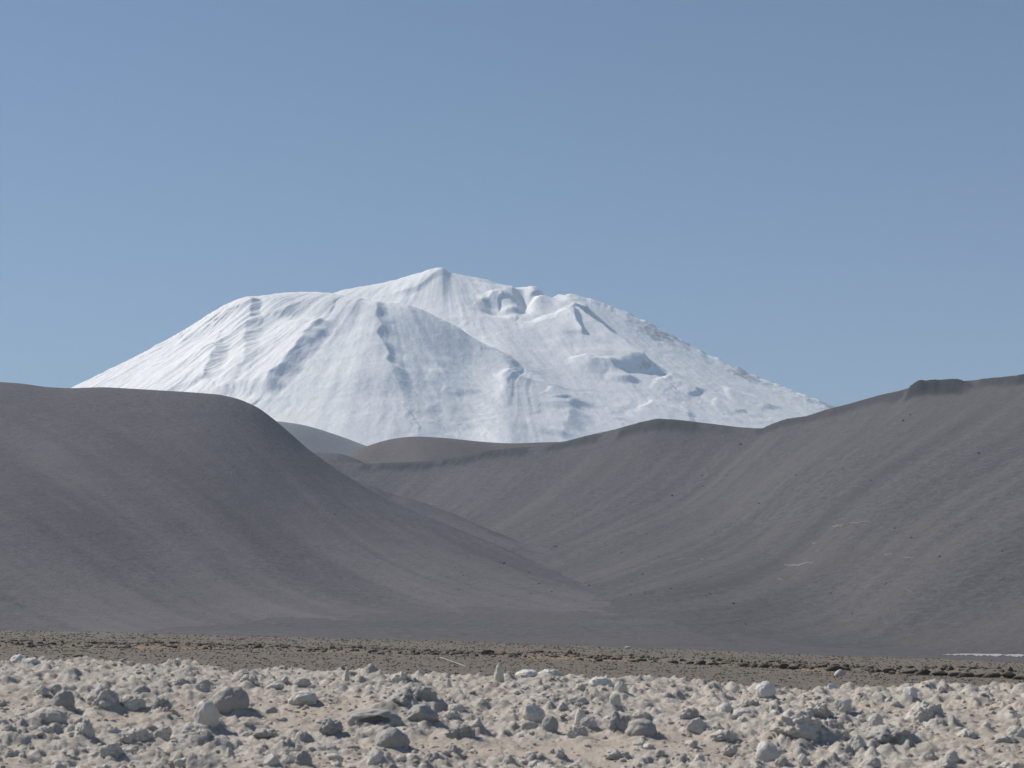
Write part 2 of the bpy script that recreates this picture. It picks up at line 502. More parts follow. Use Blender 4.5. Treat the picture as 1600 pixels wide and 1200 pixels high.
# rock bands and one block of cliff just under the crest
MR = T * Lx(RX)                                                        # metres in front of the crest
def span(a, b):                                                        # along the crest, metres of x at the crest
    xa = at(a, 650, float(np.interp(a, [300, 1900], [2480, 1620])))[0]; xb = at(b, 650, float(np.interp(b, [300, 1900], [2480, 1620])))[0]
    return sstep(xa - 5, xa + 3, fs) * sstep(xb + 8, xb - 8, fs)
ragged = 5 * fbm(fs / 22, MR / 60, 3, 85)
top = line[1](fs) - 0.06 * MR
block = span(1427, 1512) * sstep(34, 28, MR + ragged) * (MR > 0)
patch = np.maximum(sstep(-0.45, 0.0, fbm(fs / 70 + 3.1, MR * 0, 3, 84)), 0.7 * span(1530, 2300))
thin = (span(1195, 1420) * 0.3 + span(1000, 1150) * 0.35 + span(690, 1000) * 0.4 + span(560, 690) * 0.4 + span(1512, 2300) * 0.9) * patch * sstep(22, 15, MR + ragged) * (MR > 0)
RZ = RZ + np.clip(top - RZ, 0, 30) * np.maximum(block, thin)
band = np.clip(np.maximum(span(1427, 1512) * sstep(44, 36, MR + ragged) * sstep(4, 12, MR), np.minimum(thin * 2, 1) * 0 + np.minimum(patch * (thin > -1) * (span(1195, 1424) * 0.65 + span(690, 1150) * 0.7 + span(560, 690) * 0.6 + span(1512, 2300)), 1) * sstep(34, 22, MR + ragged) * sstep(2, 7, MR)), 0, 1)
RZ = RZ + band * 0.9 * ridged(fs / 9, MR / 20, 3, 86)
streak = 0.5 + (0.24 * fbm(fs / 42, fl / 1800, 2, 87) + 0.20 * fbm(fs / 14, fl / 900, 4, 88)) * sstep(0.04, 0.14, T)
streak = np.where(T > 0.75, 0.5 + (streak - 0.5) * sstep(1.05, 0.75, T), streak)
ridge_o = obj('hill', grid_mesh('hill_ridge', RX, RY, RZ, {'streak': np.clip(streak, 0, 1), 'rock': band}), M_RIDGE)
tag(ridge_o, 'long grey scree ridge climbing to the right edge with rocky crest', kind='structure')

# --- brown rounded hill in the gap, the small dark one beside it and the blue far one
def back_hill(pts, label, material, L, base_z, p, seed, name, w=(500, 40), n=(260, 140)):
    ws = np.array([at(*q) for q in pts])
    ax = np.linspace(ws[:, 0].min(), ws[:, 0].max(), n[0]); ay = np.linspace(ws[:, 1].min() - L * 1.05, ws[:, 1].max() + L * 0.6, n[1])
    X, Y = np.meshgrid(ax, ay)
    line = crest(pts, 40, 60)
    Z, T, _u = slope_field(X, Y, line, lambda x: L + 0 * x, base_z, p, 0.3, 0.1)
    s = L / 900.0
    Z = Z + 3 * s * fbm(X / (120 * s), Y / (120 * s), 4, seed) * sstep(0.02, 0.2, T)
    o = obj(name, grid_mesh(name, X, Y, Z, {'streak': 0.5 + 0.25 * fbm(X / (90 * s), Y / (300 * s), 4, seed + 3), 'rock': 0 * X}), material)
    return tag(o, label, kind='structure')
back_hill([(380, 900, 2950), (450, 780, 2950), (500, 733, 2950), (540, 713, 2950), (580, 695, 2950), (615, 685, 2950), (650, 682, 2950), (700, 685, 2950), (750, 691, 2950), (800, 694, 2960),
           (860, 691, 2970), (920, 692, 2980), (1000, 700, 3000), (1150, 730, 3000)], 'smooth brown rounded hill in the gap below the snowy mountain', M_BROWN, 800, 20, 1.5, 301, 'hill')
back_hill([(300, 760, 2650), (400, 718, 2650), (460, 709, 2650), (500, 707, 2650), (535, 709, 2640), (565, 720, 2630), (600, 745, 2620), (650, 790, 2600)],
          'small dark hill peeping over the flank of the big hill', M_HILL, 500, 20, 1.4, 311, 'hill')
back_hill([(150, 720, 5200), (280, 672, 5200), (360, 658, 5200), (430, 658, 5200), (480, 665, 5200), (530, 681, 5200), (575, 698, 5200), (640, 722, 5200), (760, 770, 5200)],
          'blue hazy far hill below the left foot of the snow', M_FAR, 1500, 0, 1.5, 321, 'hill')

# --- the snowy mountain
vx = np.concatenate([np.linspace(-4700, -2440, 40), np.linspace(-2420, 1850, 780), np.linspace(1870, 5200, 50)]); vy = np.concatenate([np.linspace(5900, 7700, 60), np.linspace(7720, 10250, 430), np.linspace(10300, 12800, 30)])
VX, VY = np.meshgrid(vx, vy)
line = crest([(-1200, 975, 9700), (-300, 900, 9750), (200, 650, 9800), (400, 525, 9820), (480, 478, 9850), (520, 459, 9870), (540, 452, 9880), (580, 446, 9900), (620, 437, 9920), (650, 428, 9950), (672, 420, 9980), (690, 417, 10000), (700, 422, 10000), (706, 428, 10000),
                (725, 430, 10000), (760, 437, 10000), (785, 445, 9980), (800, 450, 9960), (818, 449, 9950), (832, 447, 9950), (842, 455, 9950), (850, 463, 9950), (862, 469, 10000),
                (872, 465, 10050), (888, 458, 10080), (898, 460, 10080), (930, 470, 10050), (960, 481, 10000), (972, 484, 10000), (1000, 498, 9980), (1050, 524, 9950), (1100, 550, 9900),
                (1150, 574, 9850), (1200, 595, 9800), (1250, 614, 9750), (1295, 633, 9700), (1400, 677, 9600), (1600, 760, 9400), (1900, 880, 9200), (2300, 965, 9000), (2900, 970, 9000)], 2, 45)
zsm = line[2]
Lm = lambda x: 1500 + 2700 * np.clip(zsm(x) / 1900.0, 0, 1)
VZ, T, VF = slope_field(VX, VY, line, Lm, -60.0, 1.25, 0.45, 0.004, centre=at(700, 418, 10000)[0], spread=0.55, fade=0.10, r0=300.0)
dline = crest([(-1200, 970, 9100), (-700, 960, 9100), (-300, 800, 9080), (0, 668, 9050), (120, 605, 9030), (200, 566, 9020), (290, 520, 9010), (340, 489, 9000), (380, 467, 8990), (400, 464, 8990), (450, 457, 8990),
                  (490, 456, 8980), (520, 458, 8960), (550, 464, 8940), (585, 471, 8920), (630, 474, 8900), (650, 480, 8900),
                  (700, 503, 8870), (720, 514, 8860), (760, 547, 8820), (800, 585, 8780), (860, 650, 8700), (920, 722, 8600), (1000, 800, 8450), (1150, 890, 8200), (1300, 930, 8000), (1800, 965, 8000)], 4, 70)
dzs = dline[2]
DL = lambda x: 1500 + 1700 * np.clip(dzs(x) / 1500, 0, 1)
DZ, DT, _u = slope_field(VX, VY, dline, DL, -80.0, 1.18, 0.42, 0.012, centre=at(560, 473, 8900)[0], spread=0.30, r0=200.0)
soft = sstep(at(690, 500, 8800)[0], at(800, 560, 8700)[0], VX)          # the shoulder melts into the face on its right
k = 40.0 + 120.0 * soft
mx = np.maximum(VZ, DZ)
ex = np.exp(-np.abs(VZ - DZ) / k)
VZ0 = mx + k * np.log1p(ex) - (1 - 0.8 * soft) * k * math.log(2) * ex
ondome = sstep(-40, 40, DZ - VZ)
TT = np.where(ondome > 0.5, DT, T)
VZ = VZ0.copy()
VU, VV = project(VX, VY, VZ0)
front = (TT > -0.001)

def to_ground(pts):
    """world x, y of the slope under photograph pixels"""
    out = []
    for (a, b) in pts:
        d = (VU - a) ** 2 + (VV - b) ** 2 + np.where(front, 0, 1e6)
        i = np.unravel_index(np.argmin(d), d.shape)
        out.append((VX[i], VY[i]))
    return out

def ridge(pts, h, wl, wr, ends=0.15):
    """raise a rib along a line; wl, wr its widths on the left and on the right of the line's direction of descent"""
    global VZ
    w = np.array(to_ground(pts))
    lo = w.min(0) - 4 * max(wl, wr); hi = w.max(0) + 4 * max(wl, wr)
    r0, r1 = np.searchsorted(vy, [lo[1], hi[1]]); c0, c1 = np.searchsorted(vx, [lo[0], hi[0]])
    X = VX[r0:r1, c0:c1]; Y = VY[r0:r1, c0:c1]
    X = X + 22 * perlin(X / 90, Y / 90, 131); Y = Y + 22 * perlin(X / 90, Y / 90, 132)
    best = np.full(X.shape, 1e9); side = np.zeros(X.shape); par = np.zeros(X.shape)
    seg = np.hypot(*(w[1:] - w[:-1]).T); cum = np.concatenate([[0], np.cumsum(seg)]); tot = max(cum[-1], 1e-6)
    for i in range(len(w) - 1):
        d = w[i + 1] - w[i]; l2 = max(d @ d, 1e-6)
        t = np.clip(((X - w[i, 0]) * d[0] + (Y - w[i, 1]) * d[1]) / l2, 0, 1)
        ex = X - (w[i, 0] + t * d[0]); ey = Y - (w[i, 1] + t * d[1])
        dist = np.hypot(ex, ey); m = dist < best
        best = np.where(m, dist, best)
        side = np.where(m, np.sign(d[0] * ey - d[1] * ex), side)       # + : left when looking along the line
        par = np.where(m, (cum[i] + t * seg[i]) / tot, par)
    # the line is given from the top down: on screen its right-hand side is to the left when looking along it
    wd = np.where(side > 0, wr * 1.25, wl * 1.7)
    q = best / wd
    prof = np.where(q < 1, np.where(side > 0, (1 - q) ** 1.5, (1 - q) ** 2 * (1 + 1.2 * q)), 0)
    env = sstep(0, ends, par) * sstep(1.0, 1 - ends, par) * 0.85 + 0.15
    VZ[r0:r1, c0:c1] += 0.68 * h * prof * env * sstep(0.0, 0.025, T[r0:r1, c0:c1]) * (1 - ondome[r0:r1, c0:c1] * (1 - sstep(0.0, 0.05, DT[r0:r1, c0:c1])))

def dent(px, py, h, rx_, ry_):
    global VZ
    (x, y), = to_ground([(px, py)])
    q = ((VX - x) / rx_) ** 2 + ((VY - y) / ry_) ** 2
    VZ = VZ + h * np.exp(-q)

# ribs and knobs seen on the snow (each line from the top down)
ridge([(578, 500), (590, 525), (602, 556), (612, 590), (622, 612), (632, 630)], 48, 300, 75)
ridge([(508, 500), (470, 545), (440, 580), (404, 622)], 62, 260, 75)
ridge([(698, 421), (675, 434), (655, 446), (632, 458), (610, 462)], 18, 160, 30)
ridge([(752, 470), (766, 466), (782, 467), (795, 474)], 30, 120, 45)
ridge([(798, 452), (803, 466), (806, 482), (808, 492)], 50, 160, 50)
ridge([(834, 449), (846, 464), (858, 476)], 50, 110, 45)
ridge([(865, 474), (890, 480), (910, 489), (926, 504)], 90, 180, 65)
ridge([(884, 492), (905, 505), (930, 522), (960, 542), (990, 563), (1025, 588)], 110, 300, 90)
ridge([(888, 502), (898, 518), (908, 538)], 35, 70, 35)
ridge([(905, 560), (930, 574), (958, 578), (975, 590), (988, 602)], 36, 110, 50)
ridge([(770, 580), (820, 596), (862, 610), (895, 626), (920, 642)], 34, 260, 110)
ridge([(858, 612), (872, 620), (885, 628)], 12, 90, 50)
ridge([(1035, 588), (1065, 600), (1098, 616)], 26, 180, 90)
ridge([(1006, 628), (1040, 640), (1085, 652)], 18, 150, 90)
ridge([(1125, 608), (1150, 615), (1185, 626), (1215, 640)], 20, 140, 60)
ridge([(1115, 626), (1140, 634), (1165, 645)], 14, 120, 70)
ridge([(665, 583), (695, 585), (716, 600), (742, 617)], 15, 140, 55)
ridge([(742, 536), (755, 541), (768, 548)], 9, 60, 35)
ridge([(338, 548), (328, 575), (318, 604)], 50, 200, 60)
ridge([(432, 512), (400, 540), (380, 570), (368, 604)], 38, 170, 60)
ridge([(372, 474), (320, 506), (270, 535), (220, 562)], 22, 120, 45)
ridge([(432, 470), (380, 488), (330, 512), (270, 548)], 28, 150, 55)
ridge([(470, 478), (420, 500), (360, 535), (300, 570)], 26, 150, 60)
ridge([(500, 482), (455, 510), (415, 540)], 22, 120, 55)
ridge([(895, 636), (885, 655), (880, 676), (884, 688)], 26, 160, 90)
dent(772, 482, -42, 75, 85); dent(815, 476, -42, 50, 110)

# wind and gully texture following the fall lines
cx0, cy0 = at(690, 418, 10000)[0], 10300.0
ang = np.arctan2(VX - cx0, cy0 - VY); rad = np.hypot(VX - cx0, cy0 - VY)
ddx, ddy = at(590, 475, 8900)[0], 9250.0
ang2 = np.arctan2(VX - ddx, ddy - VY); rad2 = np.hypot(VX - ddx, ddy - VY)
A = ang * (1 - ondome) + ang2 * ondome; Rr = rad * (1 - ondome) + rad2 * ondome
vis = sstep(0.0, 0.03, TT)
leftside = sstep(-600, -1500, VX)
VR = cx0 + (VX - cx0) / (1 + 2.6 * np.clip(T, 0, 1))                 # constant along the fall lines of the summit
VZ = VZ + vis * (6 * fbm(A * 9, Rr / 1400, 3, 141) * (0.6 + 0.8 * leftside) + 3.4 * ridged(A * 24 + 1.3 * fbm(VX / 420, VY / 420, 3, 140), Rr / 520, 5, 142, 0.62) * (0.06 + 1.0 * leftside))
VZ = VZ + (0.3 + 0.7 * vis) * (1.9 * fbm(VX / 200, VY / 200, 6, 143, 0.6) + 2.2 * ridged(VX / 150 + 0.7 * fbm(VX / 300, VY / 300, 2, 151), VY / 260 + 0.7 * fbm(VX / 300, VY / 300, 2, 152), 4, 150, 0.55) * sstep(-0.3, 0.5, fbm(VX / 600, VY / 600, 2, 153)) + (1 - leftside) * (1.7 * fbm(VR / 60, VY / 1300, 4, 147, 0.55) + 5.0 * fbm(VR / 240, VY / 1800, 2, 148)))
# rough rocky band below the right skyline, little crags on the left one
rb = np.exp(-((T - 0.02) / 0.05) ** 2) * (0.6 + 0.7 * fbm(VX / 260, VY / 260, 3, 149)) * sstep(at(930, 480, 10000)[0], at(1010, 480, 10000)[0], VX)
VZ = VZ + rb * sstep(0, 0.012, T) * (7 * fbm(VX / 70, VY / 70, 4, 144) + 6)
VZ = VZ + np.exp(-((TT - 0.004) / 0.012) ** 2) * 7 * fbm(VX / 55, VY / 90, 3, 146) * (0.5 + 0.8 * sstep(at(880, 480, 10000)[0], at(960, 480, 10000)[0], VX))
rl = np.exp(-((TT - 0.03) / 0.06) ** 2) * sstep(at(470, 480, 9800)[0], at(380, 480, 9700)[0], VX)
VZ = VZ + rl * 5 * ridged(A * 40, Rr / 500, 4, 145)
slope = np.hypot(np.gradient(VZ, axis=1) / np.gradient(VX, axis=1), np.gradient(VZ, axis=0) / np.gradient(VY, axis=0))
rock = np.clip(0.66 * rb + 0.22 * rl + 0.42 * sstep(0.95, 1.5, slope), 0, 1)
mount = obj('mountain', grid_mesh('mountain', VX, VY, VZ, {'rock': rock}), M_SNOW)
tag(mount, 'broad snow covered volcano with a domed shoulder behind the hills', kind='structure')

# ------------------------------------------------------------------ the air
bm = bmesh.new(); bmesh.ops.create_cube(bm, size=1.0)
lo, hi = Vector((-16000, -4000, -90)), Vector((16000, 16000, 1990))
for v in bm.verts:
    v.co = Vector((lo[i] + (v.co[i] + 0.5) * (hi[i] - lo[i]) for i in range(3)))
me = bpy.data.meshes.new('haze'); bm.to_mesh(me); bm.free()
mh = bpy.data.materials.new('haze'); mh.use_nodes = True
nt = mh.node_tree; nt.nodes.remove(nt.nodes['Principled BSDF'])
pv = nt.nodes.new('ShaderNodeVolumePrincipled')
pv.inputs['Color'].default_value = (0.58, 0.765, 1.0, 1)
pv.inputs['Density'].default_value = 5.8e-5
pv.inputs['Anisotropy'].default_value = 0.0
nt.links.new(pv.outputs['Volume'], nt.nodes['Material Output'].inputs['Volume'])
tag(obj('haze', me, mh), 'thin blue haze lying over the whole basin', kind='stuff')
#DETAILS
# ------------------------------------------------------------------ rock shapes
def ico(sub):
    bm = bmesh.new(); bmesh.ops.create_icosphere(bm, subdivisions=sub, radius=1.0)
    v = np.array([q.co[:] for q in bm.verts]); f = np.array([[q.index for q in p.verts] for p in bm.faces])
    bm.free()
    return v, f
ICO = {k: ico(k) for k in (1, 2, 3, 4, 5, 6)}

def rock_mesh(name, style, seed, sub=4, material=None, smooth=True):
    """one lump, about 1 m half-width, its foot at z = 0"""
    v, f = ICO[sub]; out = []
    off = Vector((seed * 3.17, seed * 1.73, seed * 2.41))
    for c in v:
        p = Vector(c)
        big = mnoise.noise(p * 0.9 + off)
        if style == 'knobby':
            d = mnoise.voronoi(p * 2.4 + off)[0][0]; d2 = mnoise.voronoi(p * 5.5 + off)[0][0]
            r = 0.80 + 0.30 * big + 0.34 * (0.55 - d) + 0.20 * (0.5 - d2) + 0.08 * mnoise.noise(p * 10 + off) + 0.04 * mnoise.noise(p * 22 + off)
        elif style == 'craggy':
            r = 0.82 + 0.42 * big + 0.24 * mnoise.noise(p * 2.3 + off) + 0.14 * (0.5 - abs(mnoise.noise(p * 4.5 + off))) + 0.10 * mnoise.noise(p * 8 + off) + 0.06 * mnoise.noise(p * 17 + off)
        elif style == 'smooth':
            r = 0.95 + 0.20 * big + 0.10 * mnoise.noise(p * 2.5 + off) + 0.04 * mnoise.noise(p * 7 + off) + 0.025 * mnoise.noise(p * 16 + off)
        elif style == 'angular':
            r = 1.0
            for k in range(9):
                n_ = mnoise.random_unit_vector() if False else Vector((math.sin(k * 2.4 + seed), math.cos(k * 1.7 + seed * 2), math.sin(k * 3.1 + seed * 0.7))).normalized()
                q = p.dot(n_)
                if q > 0.55: r = min(r, 0.78 / q * (0.85 + 0.1 * math.sin(k + seed)))
            r = r + 0.09 * mnoise.noise(p * 3 + off) + 0.05 * mnoise.noise(p * 9 + off) + 0.03 * mnoise.noise(p * 18 + off)
        else:
            r = 0.9 + 0.3 * big + 0.12 * mnoise.noise(p * 3 + off)
        q = p * r
        if style == 'slab':
            q.z = math.copysign(abs(q.z) ** 0.6, q.z) * 0.9
        if style == 'spire':
            t = max(0.0, min(1.0, (q.z + 1) / 2))
            w = 1.0 - 0.55 * t ** 1.4
            q = Vector((q.x * w + 0.16 * math.sin(t * 3), q.y * w * 0.75, q.z))
        if style == 'hollow':                                          # a ledge with a dark cavity under its front
            q.z = math.copysign(abs(q.z) ** 0.7, q.z)
            wob = 0.25 * mnoise.noise(p * 3.3 + off)
            hole = max(0.0, 1 - ((q.x - 0.05) / 0.55) ** 2 - ((q.z - 0.12 + wob) / 0.30) ** 2) ** 0.5 if q.y < 0 else 0.0
            q.y *= 1 - 0.85 * hole
        out.append(q)
    a = np.array([q[:] for q in out])
    z0 = a[:, 2].min() * 0.55
    a[:, 2] = np.maximum(a[:, 2], z0) - z0                             # flat foot
    a[:, 0] /= max(abs(a[:, 0].min()), abs(a[:, 0].max())); a[:, 1] /= np.abs(a[:, 1]).max(); a[:, 2] /= a[:, 2].max()
    me = mesh_from(name, a, f, 3, smooth)
    if material: me.materials.append(material)
    return me

_cache = {}
def shape(style, var, material, sub=5):
    k = (style, var, material.name, sub)
    if k not in _cache:
        _cache[k] = rock_mesh('salt_rock_' + style, style, var + 1, sub, material)
    return _cache[k]

def on_salt(px, py):
    d = np.array(at(px, py, 1.0)) - np.array((0, 0, EYE))
    k = (SALT_Z + 0.03 - SALT_S * SALT_Y - EYE) / (d[2] - SALT_S * d[1] - TILT * d[0])
    return d[0] * k, d[1] * k

R_, P_, W_, H_, D_ = M_ROCK, M_PALE, M_WHITE, M_HONEY, M_DULL_SHADED
LUMPS = 'lumps lying on the salt crust'
SMALL = 'small pale lump lying loose on the salt crust'
# px, foot py, width px, height px, style, material, label
ROCKS = [
 (98, 1110, 36, 28, 'smooth', D_, 'dark rounded salt boulder with a shaded pit, above the long low mound at left'),
 (70, 1136, 62, 26, 'smooth', R_, 'long low smooth salt mound below the dark rounded boulder at left'),
 (158, 1111, 54, 36, 'craggy', R_, 'tall craggy salt clump right of the dark rounded boulder'),
 (204, 1111, 42, 19, 'craggy', R_, 'low rough lump joined to the right of the tall craggy clump'),
 (127, 1159, 34, 31, 'craggy', R_, 'overhanging salt lump with deep shadow below, under the long low mound'),
 (213, 1161, 52, 19, 'knobby', R_, 'low knobby salt lump left of the flat wedge boulder'),
 (172, 1187, 38, 23, 'craggy', R_, 'rough salt lump near the bottom edge, below the overhanging lump'),
 (27, 1042, 30, 16, 'smooth', W_, 'white rounded salt block alone on the skyline of the crust at far left'),
 (48, 1044, 28, 13, 'smooth', W_, 'lower white salt block leaning on the skyline block at far left'),
 (65, 1088, 22, 14, 'craggy', R_, 'small dark lump above the dark rounded boulder, left one of two'),
 (85, 1086, 24, 14, 'craggy', R_, 'small tilted lump above the dark rounded boulder, right one of two'),
 (220, 1086, 26, 12, 'smooth', D_, 'small dark smooth lump above and right of the tall craggy clump'),
 (250, 1111, 36, 18, 'craggy', D_, 'low dark lump between the craggy clump and the upright pale boulder'),
 (255, 1159, 32, 20, 'craggy', R_, 'lump touching the left end of the flat wedge boulder'),
 (361, 1115, 62, 38, 'smooth', D_, 'big dark domed boulder behind the upright pale boulder'),
 (323, 1139, 40, 42, 'smooth', P_, 'upright rounded pale boulder in front of the big dark domed boulder'),
 (299, 1168, 66, 33, 'angular', R_, 'flat wedge shaped boulder below the upright pale boulder'),
 (316, 1083, 28, 18, 'craggy', R_, 'small lump above and left of the big dark domed boulder'),
 (279, 1074, 28, 12, 'craggy', R_, None),
 (474, 1103, 48, 20, 'smooth', R_, 'low tilted lump midway between domed boulder and big craggy block'),
 (515, 1149, 40, 23, 'knobby', D_, 'dark knobby lump right of the wedge boulder, in open sandy crust'),
 (358, 1193, 17, 21, 'angular', R_, 'small squarish upright block near the bottom edge below the wedge boulder'),
 (423, 1206, 34, 24, 'angular', P_, 'pale angular boulder cut by the bottom edge, left of two grey ones'),
 (474, 1203, 26, 26, 'angular', D_, 'grey upright boulder cut by the bottom edge beside the pale angular one'),
 (448, 1201, 24, 13, 'smooth', D_, 'low grey boulder between the pale and the upright ones at the bottom edge'),
 (387, 1069, 28, 12, 'craggy', R_, None), (471, 1073, 28, 12, 'smooth', R_, None), (411, 1153, 38, 11, 'craggy', R_, None),
 (431, 1079, 30, 8, 'slab', P_, 'thin pale slab lying flat above the big dark domed boulder'),
 (642, 1108, 82, 34, 'craggy', D_, 'big craggy grey block with jagged top left of the centre'),
 (583, 1138, 84, 24, 'hollow', D_, 'salt ledge with a dark cavity under its edge, below the big craggy block'),
 (655, 1131, 62, 25, 'angular', D_, 'flat topped grey block right of the ledge with the cavity'),
 (611, 1173, 56, 31, 'smooth', D_, 'rounded grey boulder below the ledge with the cavity'),
 (720, 1155, 48, 19, 'knobby', D_, 'low knobby lump right of the rounded grey boulder on pinkish sand'),
 (589, 1206, 38, 30, 'smooth', P_, 'smooth pale boulder at the bottom edge below the rounded grey boulder'),
 (779, 1071, 17, 32, 'spire', H_, 'tall narrow honey white salt spire on the skyline of the crust'),
 (626, 1075, 32, 22, 'craggy', R_, 'rough lump above the big craggy block'),
 (655, 1053, 16, 13, 'angular', W_, 'small white angular stone on the skyline above the big craggy block'),
 (672, 1050, 14, 6, 'slab', W_, 'tiny white flat stone right of the small white angular stone'),
 (713, 1114, 28, 12, 'smooth', R_, None), (745, 1144, 28, 18, 'angular', R_, 'lump casting shadow right of the flat topped block'),
 (708, 1188, 24, 21, 'craggy', R_, None), (674, 1199, 38, 19, 'craggy', R_, 'rough lump at the bottom edge right of the smooth pale boulder'),
 (541, 1065, 10, 20, 'spire', R_, 'little upright salt post on the skyline, far left of the tall spire'),
 (700, 1079, 12, 17, 'spire', P_, 'little pale salt post between big craggy block and tall spire'),
 (795, 1201, 24, 18, 'angular', R_, None),
 (968, 1146, 34, 30, 'craggy', D_, 'pointed grey boulder leaning on a dark wider one right of centre'),
 (1004, 1157, 52, 29, 'smooth', D_, 'wide dark boulder in shadow against the pointed grey boulder'),
 (834, 1129, 36, 27, 'angular', P_, 'pale white boulder with bright top right of and below the spire'),
 (858, 1144, 28, 22, 'smooth', D_, 'dark lump in the shadow of the pale white boulder'),
 (905, 1133, 22, 24, 'spire', P_, 'pale upright stump between the pale boulder and the pointed boulder'),
 (919, 1138, 26, 14, 'smooth', R_, None),
 (970, 1087, 21, 19, 'smooth', P_, 'round pale ball shaped lump below the log shaped stone'),
 (961, 1112, 19, 25, 'angular', P_, 'upright leaning pale slab below the round ball shaped lump'),
 (938, 1075, 38, 13, 'slab', W_, 'white log shaped salt stone on the skyline right of the white low mound'),
 (948, 1067, 6, 10, 'spire', W_, 'tiny white spike on the log shaped salt stone'),
 (826, 1062, 40, 12, 'smooth', W_, 'bright white low mound on the skyline just right of the spire'),
 (858, 1063, 44, 14, 'knobby', W_, 'second bright white low mound on the skyline, right of the first'),
 (902, 1102, 34, 12, 'smooth', R_, None), (901, 1154, 38, 17, 'knobby', R_, 'low knobby lump left of the pointed grey boulder'),
 (1002, 1125, 27, 12, 'smooth', R_, None), (876, 1190, 20, 18, 'craggy', R_, None), (963, 1189, 44, 14, 'knobby', R_, None),
 (846, 1097, 48, 10, 'craggy', R_, None), (880, 1114, 18, 14, 'angular', R_, None),
 (1250, 1163, 92, 48, 'knobby', R_, 'biggest knobby boulder of the crust with deep shadow, right of centre'),
 (1300, 1152, 44, 24, 'knobby', R_, 'knobby lump joined to the right of the biggest knobby boulder'),
 (1215, 1153, 34, 19, 'knobby', R_, 'small knobby lump joined to the left of the biggest knobby boulder'),
 (1280, 1127, 58, 27, 'craggy', R_, 'rough tilted block behind the biggest knobby boulder'),
 (1201, 1197, 40, 33, 'smooth', P_, 'smooth pale egg shaped boulder at the bottom edge below the biggest one'),
 (1092, 1149, 36, 23, 'angular', P_, 'pyramid shaped pale boulder left of the sandy hollow'),
 (1131, 1161, 46, 17, 'knobby', R_, 'low knobby lump right of the pyramid shaped boulder'),
 (1141, 1181, 26, 15, 'craggy', R_, None),
 (1198, 1089, 30, 21, 'smooth', W_, 'round white boulder just under the skyline right of centre'),
 (1134, 1122, 28, 20, 'smooth', P_, 'pale rounded lump left of the sandy hollow'),
 (1171, 1112, 46, 17, 'craggy', R_, 'long rough lump above the sandy hollow'),
 (1158, 1124, 36, 12, 'slab', P_, None), (1080, 1127, 40, 18, 'craggy', R_, None),
 (1092, 1203, 20, 22, 'smooth', P_, 'small pale rounded stone cut by the bottom edge below the pyramid boulder'),
 (1255, 1197, 17, 16, 'smooth', P_, None), (1223, 1203, 22, 17, 'craggy', R_, None),
 (1318, 1115, 28, 20, 'angular', P_, None), (1321, 1160, 18, 17, 'craggy', R_, None),
 (1301, 1071, 18, 11, 'angular', W_, 'small white pyramid stone on the edge of the crust near the leaning slab'),
 (1456, 1140, 70, 39, 'knobby', R_, 'big cauliflower like knobby mound near the right edge'),
 (1392, 1166, 84, 27, 'craggy', D_, 'long dark shaded block below and left of the cauliflower mound'),
 (1343, 1177, 30, 25, 'angular', P_, 'pale block casting shadow right of the biggest knobby boulder'),
 (1370, 1139, 23, 21, 'smooth', P_, 'pale rounded stone left of the cauliflower mound'),
 (1425, 1096, 22, 20, 'angular', W_, 'tilted white stone above the cauliflower mound'),
 (1488, 1194, 24, 19, 'smooth', R_, None), (1453, 1189, 20, 15, 'angular', R_, None), (1542, 1146, 17, 15, 'smooth', P_, None),
 (1513, 1158, 34, 15, 'craggy', R_, None), (1590, 1157, 30, 19, 'smooth', R_, 'smooth lump cut by the right edge of the picture'),
 (1364, 1203, 30, 16, 'smooth', R_, None), (1513, 1086, 19, 7, 'slab', W_, 'thin white slab near the skyline above the right edge lumps'),
 (1400, 1106, 18, 9, 'smooth', R_, None), (1572, 1165, 42, 14, 'craggy', R_, None), (1478, 1205, 38, 16, 'angular', R_, None),
 (1580, 1207, 44, 14, 'craggy', R_, None),
]
taken = []
for i, (px, py, w, h, style, m, label) in enumerate(ROCKS):
    x, y = on_salt(px, py - 2)
    k = y / FPX
    o = obj('salt_rock', shape(style, i % 7, m))
    a = w * k / 2; dpt = a * random.uniform(0.75, 1.0) if style not in ('slab', 'spire') else a * 0.85
    o.scale = (a * 1.05, dpt, h * k * 1.2)
    o.location = (x, y + dpt * 0.6, salt_base(np.array(x), np.array(y + dpt * 0.6)) + 0.03 - h * k * 0.16)
    if style not in ('hollow', 'spire'): o.rotation_euler = (random.uniform(-.1, .1), random.uniform(-.12, .12), random.choice((0, 0, math.pi)) + random.uniform(-0.3, 0.3))
    taken.append((x, y + dpt * 0.6, a))
    tag(o, label or SMALL, 'rock', LUMPS)

# the crust swells up round the lumps that grow out of it
for (x, y, a), r in zip(list(taken), ROCKS):
    if r[4] in ('slab', 'spire'): continue
    i0, i1 = np.searchsorted(yy, [y - 3 * a, y + 3 * a])
    X, Y = SX[i0:i1], SY[i0:i1]
    j = np.abs(X - x).min(0) < 3.2 * a
    j0, j1 = np.argmax(j), len(j) - np.argmax(j[::-1])
    X, Y = X[:, j0:j1], Y[:, j0:j1]
    q = ((X - x) / (a * 1.45)) ** 2 + ((Y - y) / (a * 1.25)) ** 2
    g = np.exp(-q ** 1.3) * (0.75 + 0.6 * fbm(X * 6, Y * 6, 3, 16)) * (q < 6)
    SZ[i0:i1, j0:j1] += 0.42 * r[3] * y / FPX * g
    SD[i0:i1, j0:j1] *= 1 - np.clip(g * 1.3, 0, 0.9)
co = np.stack([SX, SY, SZ], -1).astype(np.float32)
salt.data.vertices.foreach_set('co', co.ravel()); salt.data.attributes['dirt'].data.foreach_set('value', SD.astype(np.float32).ravel()); salt.data.update()

